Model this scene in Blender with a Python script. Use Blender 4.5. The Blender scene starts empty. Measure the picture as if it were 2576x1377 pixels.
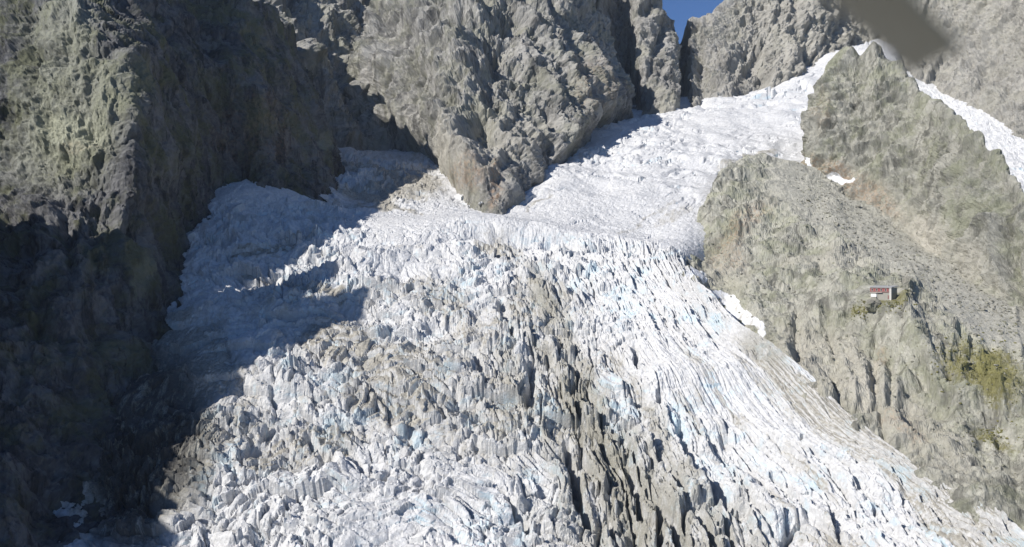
import bpy, math, random
import numpy as np
from mathutils import Vector
from mathutils.bvhtree import BVHTree

# ------------------------------------------------------------------ scene, camera, sky, sun
scene = bpy.context.scene
col = scene.collection
F = 2022.0                      # focal length in design units (picture 2576 units wide)
CX, CY = 1288.0, 688.5
SUN = np.array([-0.68, -0.47, 0.565]); SUN /= np.linalg.norm(SUN)

cam_d = bpy.data.cameras.new("camera")
cam = bpy.data.objects.new("camera", cam_d); col.objects.link(cam)
cam.location = (0, 0, 0); cam.rotation_euler = (math.radians(90), 0, 0)
cam_d.sensor_width = 36.0; cam_d.lens = 36.0 * F / 2576.0
cam_d.clip_start = 0.1; cam_d.clip_end = 20000
scene.camera = cam
cam_d.dof.use_dof = True
cam_d.dof.focus_distance = 600.0
cam_d.dof.aperture_fstop = cam_d.lens / 1000 / 0.16

scene.view_settings.view_transform = 'Standard'
scene.view_settings.look = 'None'
scene.view_settings.exposure = 0.32
scene.view_settings.gamma = 1.0
scene.render.engine = 'CYCLES'
scene.cycles.use_denoising = True
scene.cycles.denoising_prefilter = 'ACCURATE'
scene.cycles.max_bounces = 6
scene.cycles.diffuse_bounces = 3

elev = math.asin(SUN[2]); azim = math.atan2(SUN[0], SUN[1])
world = bpy.data.worlds.new("World"); scene.world = world
world.use_nodes = True
wn = world.node_tree.nodes; wl = world.node_tree.links
sky = wn.new('ShaderNodeTexSky'); sky.sky_type = 'NISHITA'; sky.sun_disc = False
sky.sun_elevation = elev; sky.sun_rotation = azim
sky.altitude = 2800; sky.air_density = 1.0; sky.dust_density = 0.0; sky.ozone_density = 10.0
bg = wn['Background']; bg.inputs['Strength'].default_value = 0.084
wl.new(sky.outputs[0], bg.inputs['Color'])

sun_d = bpy.data.lights.new("sun", 'SUN'); sun_d.energy = 5.0; sun_d.angle = math.radians(0.5)
sun_d.color = (1.0, 0.955, 0.89)
sun = bpy.data.objects.new("sun", sun_d); col.objects.link(sun)
sun.rotation_euler = Vector(SUN.tolist()).to_track_quat('Z', 'Y').to_euler()
sun.location = (-300, -100, 600)

# ------------------------------------------------------------------ noise
def _h(ix, iy, iz, seed):
    h = (ix.astype(np.int64) * 73856093) ^ (iy.astype(np.int64) * 19349663) ^ (iz.astype(np.int64) * 83492791) ^ (seed * 2654435761 % 4294967291)
    h = h.astype(np.uint32)
    h ^= h >> np.uint32(15); h *= np.uint32(0x2c1b3c6d); h ^= h >> np.uint32(12); h *= np.uint32(0x297a2d39); h ^= h >> np.uint32(15)
    return h
def _r(h): return (h & np.uint32(0xFFFFFF)).astype(np.float32) * np.float32(1 / 16777215.0)

def vnoise(P, seed=0):
    """value noise, P (N,3) -> -1..1"""
    fl = np.floor(P); f = (P - fl).astype(np.float32); i = fl.astype(np.int64)
    w = f * f * f * (f * (f * 6 - 15) + 10)
    out = np.zeros(len(P), np.float32)
    for dx in (0, 1):
        wx = w[:, 0] if dx else 1 - w[:, 0]
        for dy in (0, 1):
            wy = (w[:, 1] if dy else 1 - w[:, 1]) * wx
            for dz in (0, 1):
                wz = (w[:, 2] if dz else 1 - w[:, 2]) * wy
                out += wz * _r(_h(i[:, 0] + dx, i[:, 1] + dy, i[:, 2] + dz, seed))
    return out * 2 - 1
ROT = np.array([[0.36, 0.48, -0.8], [-0.8, 0.6, 0.0], [0.48, 0.64, 0.6]])
def fbm(P, octv=4, seed=0, gain=0.5):
    out = np.zeros(len(P), np.float32); a = 1.0; Q = P
    for k in range(octv):
        out += a * vnoise(Q, seed + k); a *= gain; Q = (Q @ ROT.T) * 2.03 + 17.3
    return out
def ridged(P, octv=4, seed=0, gain=0.5):
    out = np.zeros(len(P), np.float32); a = 1.0; Q = P; prev = 1.0
    for k in range(octv):
        n = (1 - np.abs(vnoise(Q, seed + k) * 1.4)); n = np.clip(n, -0.4, 1)
        out += a * n * prev; prev = np.clip(n, 0, 1); a *= gain; Q = (Q @ ROT.T) * 2.03 + 9.1
    return out
def cells(P, seed=0, two_d=False, ko=0.5, kt=3.6, l1=False):
    """cells: F1, F2-F1, a tilted-plane value per cell, a creased field (bowls between sharp ridges) and a pinnacle field (cones)"""
    N = len(P)
    f1 = np.full(N, 9.0, np.float32); f2 = np.full(N, 9.0, np.float32)
    fac = np.zeros(N, np.float32); dome = np.full(N, -9.0, np.float32); cone = np.full(N, -9.0, np.float32)
    if two_d:
        base = np.floor(P).astype(np.int64); offs = [(a, b, 0) for a in (-1, 0, 1) for b in (-1, 0, 1)]
    else:
        base = np.floor(P).astype(np.int64); offs = [(a, b, c) for a in (-1, 0, 1) for b in (-1, 0, 1) for c in (-1, 0, 1)]
    for o in offs:
        ix = base[:, 0] + o[0]; iy = base[:, 1] + o[1]; iz = base[:, 2] + o[2]
        h = _h(ix, iy, iz, seed)
        jx = _r(h); h2 = h * np.uint32(747796405) + np.uint32(2891336453); h2 ^= h2 >> np.uint32(16)
        jy = _r(h2); h3 = h2 * np.uint32(277803737) + np.uint32(1013904223); h3 ^= h3 >> np.uint32(15)
        jz = _r(h3)
        k = 0.8; b = 0.1
        dx = (P[:, 0] - ix - (jx * k + b)).astype(np.float32)
        dy = (P[:, 1] - iy - (jy * k + b)).astype(np.float32)
        dz = 0 if two_d else (P[:, 2] - iz - (jz * k + b)).astype(np.float32)
        d = np.sqrt(dx * dx + dy * dy + dz * dz)
        near = d < f1
        f2 = np.where(near, f1, np.minimum(f2, d)); f1 = np.where(near, d, f1)
        h4 = h3 * np.uint32(668265263) + np.uint32(374761393); h4 ^= h4 >> np.uint32(14)
        rv = _r(h4)
        tilt = dx * (jy - 0.5) + dy * (jz - 0.5) + dz * (jx - 0.5)
        fac = np.where(near, 2 * ko * (rv - 0.5) + kt * tilt, fac)
        q = 0.7 * rv + 0.8 * tilt
        dome = np.maximum(dome, q - d * d); cone = np.maximum(cone, 0.9 * rv + 0.9 * tilt - (0.95 * (np.abs(dx) + np.abs(dy) + np.abs(dz)) if l1 else 1.1 * d))
    return f2 - f1, fac, dome, cone

def sstep(a, b, x):
    t = np.clip((x - a) / (b - a), 0, 1); return t * t * (3 - 2 * t)
def ell(px, py, cx, cy, rx, ry, ang=0.0, soft=0.4):
    c, s = math.cos(math.radians(ang)), math.sin(math.radians(ang))
    dx, dy = px - cx, py - cy
    d = np.sqrt(((dx * c + dy * s) / rx) ** 2 + ((-dx * s + dy * c) / ry) ** 2)
    return 1 - sstep(1 - soft, 1 + soft, d)
def band(px, py, pts, w, soft=0.6):
    d = np.full(px.shape, 1e9)
    for (x0, y0), (x1, y1) in zip(pts[:-1], pts[1:]):
        vx, vy = x1 - x0, y1 - y0
        t = np.clip(((px - x0) * vx + (py - y0) * vy) / (vx * vx + vy * vy), 0, 1)
        d = np.minimum(d, np.hypot(px - x0 - t * vx, py - y0 - t * vy))
    return 1 - sstep(w * (1 - soft), w * (1 + soft), d)

# ------------------------------------------------------------------ surfaces
def P(px, py, Y):
    return ((px - CX) / F * Y, Y, (CY - py) / F * Y)
def proj(X):
    y = np.maximum(X[..., 1], 1.0)
    return CX + X[..., 0] / y * F, CY - X[..., 2] / y * F

def _weights(ts, n):
    W = np.zeros((len(ts), n))
    for k, t in enumerate(ts):
        i = min(int(t), n - 2); f = t - i
        b = (-0.5 * f + f * f - 0.5 * f ** 3, 1 - 2.5 * f * f + 1.5 * f ** 3, 0.5 * f + 2 * f * f - 1.5 * f ** 3, -0.5 * f * f + 0.5 * f ** 3)
        for j, bb in zip((i - 1, i, i + 1, i + 2), b):
            if j < 0: W[k, 0] += 2 * bb; W[k, 1] -= bb
            elif j >= n: W[k, n - 1] += 2 * bb; W[k, n - 2] -= bb
            else: W[k, j] += bb
    return W

def _samples(ctrl, axis, res, wres):
    px, py = proj(ctrl)
    cpx, cpy = np.clip(px, -150, 2726), np.clip(py, -120, 1500)
    d = np.hypot(np.diff(cpx, axis=axis), np.diff(cpy, axis=axis))
    dl = np.linalg.norm(np.diff(ctrl, axis=axis), axis=2)
    other = 1 - axis
    L = np.percentile(d, 75, axis=other); LW = dl.mean(axis=other)
    ts = []
    for k, (l, lw) in enumerate(zip(L, LW)):
        n = max(2, int(max(l / res, lw / 14.0, min(lw / wres, 3.0 * l / res))))
        ts.extend(k + np.arange(n) / n)
    ts.append(float(len(L)))
    return np.array(ts)

def surface(ctrl, res, wres=2.3):
    ctrl = np.array(ctrl, float)
    tv = _samples(ctrl, 0, res, wres); tu = _samples(ctrl, 1, res, wres)
    Wv, Wu = _weights(tv, ctrl.shape[0]), _weights(tu, ctrl.shape[1])
    S = np.einsum('vr,rcd,uc->vud', Wv, ctrl, Wu)
    U, V = np.meshgrid(tu, tv)
    return S, U, V

def with_right(rows, k=2.2):
    """carries the surface on beyond the right edge of the picture"""
    return [list(r) + [tuple(np.array(r[-1]) + (np.array(r[-1]) - np.array(r[-2])) * k * 0.5), tuple(np.array(r[-1]) + (np.array(r[-1]) - np.array(r[-2])) * k)] for r in rows]
def normals(S):
    du = np.gradient(S, axis=1); dv = np.gradient(S, axis=0)
    N = np.cross(du, dv); N /= np.linalg.norm(N, axis=2, keepdims=True) + 1e-9
    if np.mean(np.sum(N * S, axis=2)) > 0: N = -N
    return N
def blurred(N, w=20, passes=3):
    for ax in (0, 1):
        n = min(w, N.shape[ax] // 6)
        for _ in range(passes):
            p = np.concatenate([np.repeat(N.take([0], ax), n + 1, ax), N, np.repeat(N.take([-1], ax), n, ax)], ax)
            c = np.cumsum(p, axis=ax); m = N.shape[ax]
            N = (c.take(range(2 * n + 1, 2 * n + 1 + m), ax) - c.take(range(0, m), ax)) / (2 * n + 1)
    return N / (np.linalg.norm(N, axis=2, keepdims=True) + 1e-9)

def grid_mesh(name, S, mat, attrs=None, smooth=False):
    nv, nu = S.shape[:2]
    me = bpy.data.meshes.new(name)
    idx = np.arange(nv * nu).reshape(nv, nu)
    a, b, c, d = idx[:-1, :-1].ravel(), idx[:-1, 1:].ravel(), idx[1:, 1:].ravel(), idx[1:, :-1].ravel()
    n = np.cross(S[0:-1, 1:] - S[:-1, :-1], S[1:, :-1] - S[:-1, :-1])
    flip = np.mean(np.sum(n * S[:-1, :-1], axis=2)) > 0
    q = np.stack([a, d, c, b] if flip else [a, b, c, d], 1)
    me.vertices.add(nv * nu); me.vertices.foreach_set('co', S.reshape(-1).astype(np.float32))
    me.loops.add(q.size); me.loops.foreach_set('vertex_index', q.ravel().astype(np.int32))
    me.polygons.add(len(q)); me.polygons.foreach_set('loop_start', np.arange(0, q.size, 4, dtype=np.int32))
    me.polygons.foreach_set('use_smooth', np.full(len(q), smooth))
    me.update(calc_edges=True)
    for k, v in (attrs or {}).items():
        at = me.attributes.new(k, 'FLOAT', 'POINT'); at.data.foreach_set('value', v.reshape(-1).astype(np.float32))
    me.materials.append(mat)
    o = bpy.data.objects.new(name, me); col.objects.link(o)
    return o

def structure(o, label, cat):
    o['kind'] = 'structure'; o['label'] = label; o['category'] = cat
    return o

# ------------------------------------------------------------------ materials
class NT:
    def __init__(s, name):
        s.m = bpy.data.materials.new(name); s.m.use_nodes = True
        s.t = s.m.node_tree; s.b = s.t.nodes['Principled BSDF']; s.l = s.t.links
        s.co = s.t.nodes.new('ShaderNodeTexCoord').outputs['Object']
    def n(s, kind, **kw):
        x = s.t.nodes.new(kind)
        for k, v in kw.items(): setattr(x, k, v)
        return x
    def put(s, sock, v):
        if isinstance(v, bpy.types.NodeSocket): s.l.new(v, sock)
        else: sock.default_value = v
    def mapped(s, scale, rot=(0, 0, 0)):
        m = s.n('ShaderNodeMapping'); s.l.new(s.co, m.inputs[0])
        m.inputs['Scale'].default_value = scale; m.inputs['Rotation'].default_value = rot
        return m.outputs[0]
    def noise(s, scale, vec=None, detail=6, rough=0.6, dist=0.0):
        x = s.n('ShaderNodeTexNoise'); s.l.new(vec or s.co, x.inputs['Vector'])
        x.inputs['Scale'].default_value = scale; x.inputs['Detail'].default_value = detail
        x.inputs['Roughness'].default_value = rough; x.inputs['Distortion'].default_value = dist
        return x.outputs['Fac']
    def ramp(s, v, a, b, lo=0.0, hi=1.0):
        x = s.n('ShaderNodeMapRange', interpolation_type='SMOOTHSTEP')
        s.put(x.inputs[0], v); s.put(x.inputs[1], a); s.put(x.inputs[2], b); s.put(x.inputs[3], lo); s.put(x.inputs[4], hi)
        return x.outputs[0]
    def math(s, op, a, b=0.0, c=0.0):
        x = s.n('ShaderNodeMath', operation=op); s.put(x.inputs[0], a); s.put(x.inputs[1], b); s.put(x.inputs[2], c)
        return x.outputs[0]
    def mix(s, f, a, b, mode='MIX'):
        x = s.n('ShaderNodeMix', data_type='RGBA', blend_type=mode)
        s.put(x.inputs[0], f)
        for sock, v in ((x.inputs[6], a), (x.inputs[7], b)):
            if isinstance(v, tuple): v = v + (1.0,) if len(v) == 3 else v
            s.put(sock, v)
        return x.outputs[2]
    def attr(s, name):
        return s.n('ShaderNodeAttribute', attribute_name=name).outputs['Fac']
    def bump(s, h, strength, dist, normal=None):
        x = s.n('ShaderNodeBump'); x.inputs['Strength'].default_value = strength; x.inputs['Distance'].default_value = dist
        s.put(x.inputs['Height'], h)
        if normal is not None: s.l.new(normal, x.inputs['Normal'])
        return x.outputs[0]
    def nz(s):
        g = s.n('ShaderNodeNewGeometry'); x = s.n('ShaderNodeSeparateXYZ'); s.l.new(g.outputs['True Normal'], x.inputs[0])
        return x.outputs[2]

def rock_material(name, base, pale, dark, lichen, lichen_amt=0.5, sc=1.0, bump=0.8, pale_c=(0.42, 0.40, 0.345)):
    t = NT(name)
    n1 = t.noise(0.018 * sc, detail=8, rough=0.65, dist=0.6)
    n2 = t.noise(0.35 * sc, detail=6, rough=0.7)
    streak = t.noise(0.09 * sc, t.mapped((1, 1, 0.16)), detail=7, rough=0.7, dist=0.8)
    crack = t.noise(0.16 * sc, t.mapped((1, 1, 0.4), (0.3, 0.5, 0.2)), detail=9, rough=0.75, dist=1.2)
    c = t.mix(t.ramp(t.math('ADD', t.math('MULTIPLY', n1, 0.7), t.math('MULTIPLY', t.attr('tone'), 0.35)), 0.38, 0.64), base, pale)
    c = t.mix(t.ramp(streak, 0.48, 0.62, 0, 0.85), c, dark)
    c = t.mix(t.math('MULTIPLY', t.ramp(t.noise(0.03 * sc, detail=9, rough=0.75), 0.44, 0.62), lichen_amt), c, lichen)
    c = t.mix(t.ramp(crack, 0.42, 0.33, 0, 0.75), c, tuple(x * 0.45 for x in dark))
    c = t.mix(t.math('MULTIPLY', t.attr('pale'), t.ramp(n2, 0.25, 0.55, 0.45, 1)), c, pale_c)
    c = t.mix(t.math('MULTIPLY', t.attr('rust'), t.ramp(n2, 0.40, 0.60, 0.0, 0.75)), c, (0.33, 0.22, 0.14))
    g = t.ramp(t.math('ADD', t.math('MULTIPLY', t.attr('grass'), 0.55), t.math('MULTIPLY', t.noise(0.45, detail=9, rough=0.8), 0.9)), 0.74, 1.02, 0.0, 0.85)
    c = t.mix(g, c, t.mix(t.noise(0.6, detail=4), (0.13, 0.13, 0.042), (0.24, 0.215, 0.075)))
    c = t.mix(t.attr('scree'), c, t.mix(t.ramp(t.noise(0.9 * sc, detail=8, rough=0.85), 0.36, 0.64), (0.32, 0.312, 0.268), (0.48, 0.465, 0.405)))
    c = t.mix(t.ramp(n2, 0.3, 0.7, 0, 1), c, t.mix(0.5, c, (1.25, 1.25, 1.25), 'MULTIPLY'))
    sn = t.ramp(t.math('ADD', t.attr('snow'), t.math('MULTIPLY', t.math('SUBTRACT', n2, 0.5), 0.7)), 0.42, 0.58)
    c = t.mix(sn, c, t.mix(t.ramp(t.noise(0.12, detail=8, rough=0.75), 0.48, 0.66, 0, 0.8), (0.80, 0.81, 0.83), (0.46, 0.44, 0.39)))
    t.put(t.b.inputs['Base Color'], c)
    t.b.inputs['Roughness'].default_value = 0.9
    t.b.inputs['Specular IOR Level'].default_value = 0.15
    hh = t.math('ADD', t.math('MULTIPLY', crack, 1.0), t.math('MULTIPLY', n2, 0.5))
    t.l.new(t.bump(hh, bump, 3.2 / sc), t.b.inputs['Normal'])
    return t.m

def ice_material(name):
    t = NT(name)
    n1 = t.noise(0.05, detail=8, rough=0.7, dist=0.5)
    n2 = t.noise(0.5, detail=7, rough=0.72)
    n3 = t.noise(0.16, t.mapped((1, 0.5, 0.3)), detail=8, rough=0.75, dist=0.8)
    nz = t.nz()
    steep = t.ramp(nz, 0.62, 0.30)
    c = t.mix(t.ramp(n2, 0.3, 0.7), (0.50, 0.50, 0.498), (0.70, 0.702, 0.707))
    c = t.mix(t.math('MULTIPLY', steep, t.ramp(n1, 0.50, 0.66, 0.0, 0.8)), c, (0.50, 0.63, 0.70))
    d = t.attr('dirt')
    thr = t.math('SUBTRACT', 0.86, t.math('MULTIPLY', d, 0.66))
    dm = t.ramp(t.math('ADD', t.math('MULTIPLY', n3, 0.65), t.math('MULTIPLY', n2, 0.35)), t.math('SUBTRACT', thr, 0.10), t.math('ADD', thr, 0.12))
    flat = t.ramp(nz, 0.10, 0.55, 0.25, 1.0)
    dc = t.mix(t.ramp(n2, 0.35, 0.65), (0.20, 0.185, 0.15), (0.40, 0.375, 0.315))
    c = t.mix(t.math('MULTIPLY', t.math('MULTIPLY', dm, flat), 0.88), c, dc)
    db = t.attr('debris')
    c = t.mix(t.math('MULTIPLY', db, t.ramp(n3, 0.30, 0.55)), c, t.mix(t.ramp(t.noise(1.2, detail=6, rough=0.8), 0.4, 0.62), (0.20, 0.19, 0.155), (0.37, 0.355, 0.295)))
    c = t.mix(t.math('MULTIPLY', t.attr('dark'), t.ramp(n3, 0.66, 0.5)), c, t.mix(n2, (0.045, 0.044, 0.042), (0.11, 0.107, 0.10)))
    t.put(t.b.inputs['Base Color'], c)
    t.b.inputs['Roughness'].default_value = 0.7
    t.b.inputs['Specular IOR Level'].default_value = 0.25
    t.l.new(t.bump(t.math('ADD', n2, n3), 0.7, 1.4), t.b.inputs['Normal'])
    return t.m

MAT_ICE = ice_material('glacier_ice')
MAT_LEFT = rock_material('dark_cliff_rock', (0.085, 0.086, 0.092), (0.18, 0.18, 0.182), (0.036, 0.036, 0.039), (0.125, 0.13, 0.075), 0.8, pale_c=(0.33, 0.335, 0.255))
MAT_BUTT = rock_material('granite_rock', (0.225, 0.22, 0.206), (0.37, 0.36, 0.335), (0.11, 0.108, 0.104), (0.235, 0.235, 0.17), 0.5, 0.7)
MAT_FAR = rock_material('far_granite_rock', (0.23, 0.225, 0.212), (0.35, 0.34, 0.32), (0.125, 0.122, 0.118), (0.30, 0.295, 0.24), 0.5, 0.5)
MAT_PYR = rock_material('lichen_rock', (0.23, 0.228, 0.198), (0.37, 0.36, 0.315), (0.13, 0.129, 0.112), (0.245, 0.255, 0.175), 0.65, 0.9)
MAT_SLOPE = rock_material('pale_slope_rock', (0.28, 0.275, 0.235), (0.43, 0.42, 0.365), (0.145, 0.142, 0.125), (0.27, 0.28, 0.19), 0.55, 1.3)

# ------------------------------------------------------------------ glacier
gp = [  # columns are flow lines, rows run from below the picture up to the cirque; (px, py, Y)
 [(-160,1650,285),(120,1650,280),(380,1650,278),(650,1650,275),(890,1650,275),(1220,1650,275),(1570,1650,275),(1920,1650,275),(2380,1650,275),(2760,1650,275),(2960,1650,272)],
 [(0,1390,345),(220,1377,340),(440,1377,335),(670,1377,330),(900,1377,330),(1180,1377,330),(1480,1377,330),(1760,1377,330),(2120,1377,330),(2420,1377,330),(2600,1377,328)],
 [(130,1230,378),(300,1215,374),(500,1200,371),(700,1200,371),(910,1200,371),(1155,1200,371),(1420,1200,371),(1660,1200,371),(1970,1205,371),(2230,1210,370),(2385,1215,368)],
 [(240,1050,422),(400,1035,420),(570,1020,417),(740,1020,416),(920,1020,415),(1140,1020,415),(1365,1020,415),(1570,1030,413),(1830,1045,409),(2040,1060,405),(2170,1065,402)],
 [(320,900,468),(470,890,464),(620,880,461),(770,880,460),(935,880,460),(1130,880,460),(1325,880,460),(1500,890,457),(1710,905,452),(1900,925,446),(2020,925,446)],
 [(380,780,512),(520,770,511),(660,760,511),(800,760,511),(945,760,510),(1115,760,510),(1290,760,510),(1440,770,506),(1610,785,501),(1760,800,496),(1855,815,490)],
 [(410,690,552),(550,675,557),(690,662,562),(820,655,566),(960,655,566),(1110,655,566),(1260,655,566),(1390,665,563),(1530,675,559),(1660,690,554),(1750,705,549)],
 [(440,610,590),(560,575,605),(700,575,612),(840,578,620),(970,566,625),(1100,556,627),(1230,552,627),(1360,564,624),(1490,586,618),(1620,612,610),(1730,640,600)],
 [(470,560,622),(570,535,642),(710,545,662),(850,545,680),(980,543,685),(1110,538,688),(1230,539,688),(1360,552,680),(1480,568,670),(1610,588,660),(1780,598,655)],
 [(500,500,670),(585,468,685),(700,455,712),(850,495,750),(1000,498,760),(1110,502,760),(1230,522,745),(1370,500,755),(1500,490,755),(1640,500,740),(1850,510,735)],
 [(560,440,770),(640,430,790),(740,425,820),(860,430,855),(980,430,860),(1100,430,860),(1250,440,850),(1400,430,860),(1540,420,860),(1720,420,850),(2140,430,860)],
 [(600,380,900),(680,380,920),(780,380,955),(880,375,985),(980,378,985),(1100,370,990),(1280,360,990),(1450,360,990),(1590,350,990),(1780,345,985),(2200,330,1000)],
 [(640,330,1050),(740,330,1080),(830,330,1100),(930,330,1120),(1020,320,1150),(1140,310,1170),(1320,300,1180),(1490,300,1190),(1630,291,1190),(1800,275,1190),(2200,230,1190)],
 [(680,290,1250),(770,290,1280),(860,290,1300),(960,280,1320),(1060,260,1350),(1180,250,1380),(1350,240,1390),(1510,245,1380),(1650,245,1370),(1820,228,1360),(2200,104,1400)],
]
for _k, _row in enumerate(gp):        # beyond its margin the ice dives under the rock of the slope
    _x, _y, _Y = _row[-1]
    _row.append((_x + 80, _y + (170 if _k < 9 else 60), _Y + (10 if _k < 9 else 0)))
gctrl = np.array([[P(*p) for p in r] for r in gp])
gS, gU, gV = surface(gctrl, 26.0, 99.0)
_gpx, _gpy = proj(gS); _gY = gS[..., 1]
def gY(px, py):
    d2 = (_gpx - px) ** 2 + (_gpy - py) ** 2
    k = np.argsort(d2.ravel())[:6]; w = 1 / (d2.ravel()[k] + 4)
    return float((w * _gY.ravel()[k]).sum() / w.sum())

S, U, V = surface(gctrl, 2.6)
sh = S.shape[:2]; px, py = proj(S)
c = U * 40.0; s = V * 50.0
def D2(kc, ks, extra=0.0): return np.stack([(c * kc).ravel(), (s * ks).ravel(), np.full(c.size, extra)], 1)
X = S.reshape(-1, 3)
wx = fbm(X * [0.03, 0.03, 0.03], 3, 71).reshape(sh); wy = fbm(X * [0.03, 0.03, 0.03] + 50, 3, 72).reshape(sh)
wx2 = fbm(X * 0.12 + 8, 3, 73).reshape(sh)
rgt = sstep(6.0, 7.8, U - (V - 3.5) * 0.25)
c = c + wx * (7 - 5 * rgt); s = s + wy * 9
fall = sstep(0.0, 0.6, V) * 0 + 1 - sstep(6.7, 7.15, V)              # icefall below the lip
right = sstep(6.4, 8.2, U - (V - 3.5) * 0.25) * fall                   # smooth white flank with long crevasses
mid = np.exp(-((U - (6.55 + 0.10 * (3 - V))) / 1.0) ** 2) * fall * (1 - 0.75 * sstep(3.4, 4.8, V)) * (1 - sstep(5.2, 6.2, V))  # debris tongue
arm = 1 - fall
plateau = sstep(6.7, 7.1, V) * (1 - sstep(8.6, 9.6, V))
# pinnacles and block facets of several sizes
R = lambda a: a.reshape(sh)
e0, fa0, do0, co0 = cells(D2(1 / 26., 1 / 20., 9.3), 4, True)
e1, fa1, do1, co1 = cells(D2(1 / 13., 1 / 11.), 1, True)
e2, fa2, do2, co2 = cells(D2(1 / 6.5, 1 / 6., 3.3), 2, True)
e3, fa3, do3, co3 = cells(D2(1 / 3.2, 1 / 3.2, 7.7), 3, True)
big = sstep(-0.2, 0.35, fbm(X * 0.018 + 33, 3, 46)).reshape(sh); big = np.clip(big + 0.8 * ell(px, py, 720, 880, 130, 60, -15) + 0.7 * ell(px, py, 640, 1020, 130, 80), 0, 1)
blocks = big * (4.6 * R(fa0) - 2.6 * (1 - sstep(0, 0.12, R(e0)))) + (0.35 + 0.65 * big) * (3.6 * R(fa1) + 2.4 * R(co1) - 2.0 * (1 - sstep(0, 0.14, R(e1)))) + 2.6 * R(fa2) + 1.6 * R(co2) - 0.9 * (1 - sstep(0, 0.16, R(e2))) + 1.1 * R(fa3) + 0.5 * R(co3)
# steps across the flow
ge1, gfa1, _, gco = cells(D2(1 / 45., 1 / 16., 1.0), 11, True)
steps = 5.0 * R(gfa1) - 2.5 * (1 - sstep(0, 0.2, R(ge1)))
# long fins along the flow
le1, lfa1, ldo1, lco1 = cells(D2(1 / 11., 1 / 70., 2.0), 21, True)
le2, lfa2, ldo2, lco2 = cells(D2(1 / 5., 1 / 30., 5.0), 22, True)
le4, lfa4, ldo4, _ = cells(D2(1 / 4.2, 1 / 50., 6.0), 23, True)
le5, lfa5, ldo5, _ = cells(D2(1 / 2.2, 1 / 24., 9.0), 24, True)
lines = 1.3 * R(lfa4) - 1.7 * (1 - sstep(0, 0.16, R(le4))) - 1.0 * R(ldo4) + 0.5 * R(lfa5) - 0.6 * (1 - sstep(0, 0.2, R(le5)))
fins = 4.0 * R(lfa1) - 6.5 * (1 - sstep(0, 0.15, R(le1))) - 3.0 * R(ldo1) + 2.0 * R(lfa2) - 1.6 * (1 - sstep(0, 0.2, R(le2)))
rf = ridged(D2(1 / 13., 1 / 75., 4.0), 4, 31).reshape(sh)
small = fbm(X * 0.35, 4, 41).reshape(sh)
rough = 0.35 + 0.85 * sstep(-0.4, 0.5, fbm(X * 0.016 + 5, 3, 45).reshape(sh))
h = fall * (1 - right) * (0.66 * blocks * rough * (1 - 0.5 * mid) + steps * 0.6)
cal = sstep(-0.25, 0.4, fbm(D2(1 / 60., 1 / 90., 2.), 3, 49)).reshape(sh)
h += right * (fins * (0.05 + 0.42 * cal) + rf * 0.7 + lines * (0.5 + 0.4 * cal) + blocks * (0.05 + 0.12 * cal))
h += mid * (fins * 0.8 + rf * 3.4 + lines + 0.35 * blocks - 4.0)
h -= 12.0 * np.exp(-((V - 6.62) / 0.24) ** 2) * sstep(3.8, 4.6, U) * (1 - sstep(8.6, 9.4, U)) * (0.6 + 0.5 * wx)
h += plateau * (0.15 * steps + 0.06 * blocks)
upper = sstep(8.4, 9.4, V)
ae1, afa1, ado1, aco1 = cells(D2(1 / 15., 1 / 8., 12.), 51, True)
ae2, afa2, ado2, aco2 = cells(D2(1 / 6., 1 / 4.5, 14.), 52, True)
smooth_up = sstep(-0.3, 0.35, fbm(X * 0.012 + 3, 3, 48).reshape(sh))
acre, acf, _, _ = cells(D2(1 / 70., 1 / 14., 15.), 53, True)
h += upper * (5.0 * fbm(X * 0.022 + 7, 3, 54).reshape(sh) - 3.5 * sstep(0.1, 0.5, fbm(X * 0.01 + 2, 2, 55)).reshape(sh) * (1 - sstep(0, 0.10, R(acre))))
h += upper * (0.15 + 1.25 * smooth_up) * (1 + 0.5 * (px < 1120)) * (2.2 * R(afa1) - 1.0 * (1 - sstep(0, 0.2, R(ae1))) + 2.2 * R(aco2))
h += small * (0.3 * fall + 0.4 * arm) + 5.0 * fbm(X * 0.02, 2, 47).reshape(sh) * (fall + 0.4 * arm)
left_rough = 1.2 * ell(px, py, 700, 560, 200, 60, 0) + ell(px, py, 640, 700, 160, 50, 10) + 0.8 * ell(px, py, 960, 450, 130, 60, 20)
smoothbank = 1.35 * ell(px, py, 975, 592, 200, 36, -5) + 0.7 * ell(px, py, 960, 690, 120, 22, -14) + ell(px, py, 630, 500, 110, 45, 5) + ell(px, py, 520, 690, 90, 45, 35) + 0.8 * ell(px, py, 590, 590, 60, 25, 10)
h *= 1 - 0.58 * np.clip(smoothbank, 0, 1.3)
h += left_rough * (2.6 * R(co1) + 2.0 * R(fa2) - 1.6 * (1 - sstep(0, 0.16, R(e1))))
mpp = np.clip(S[..., 1], 50, None) / F
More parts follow.
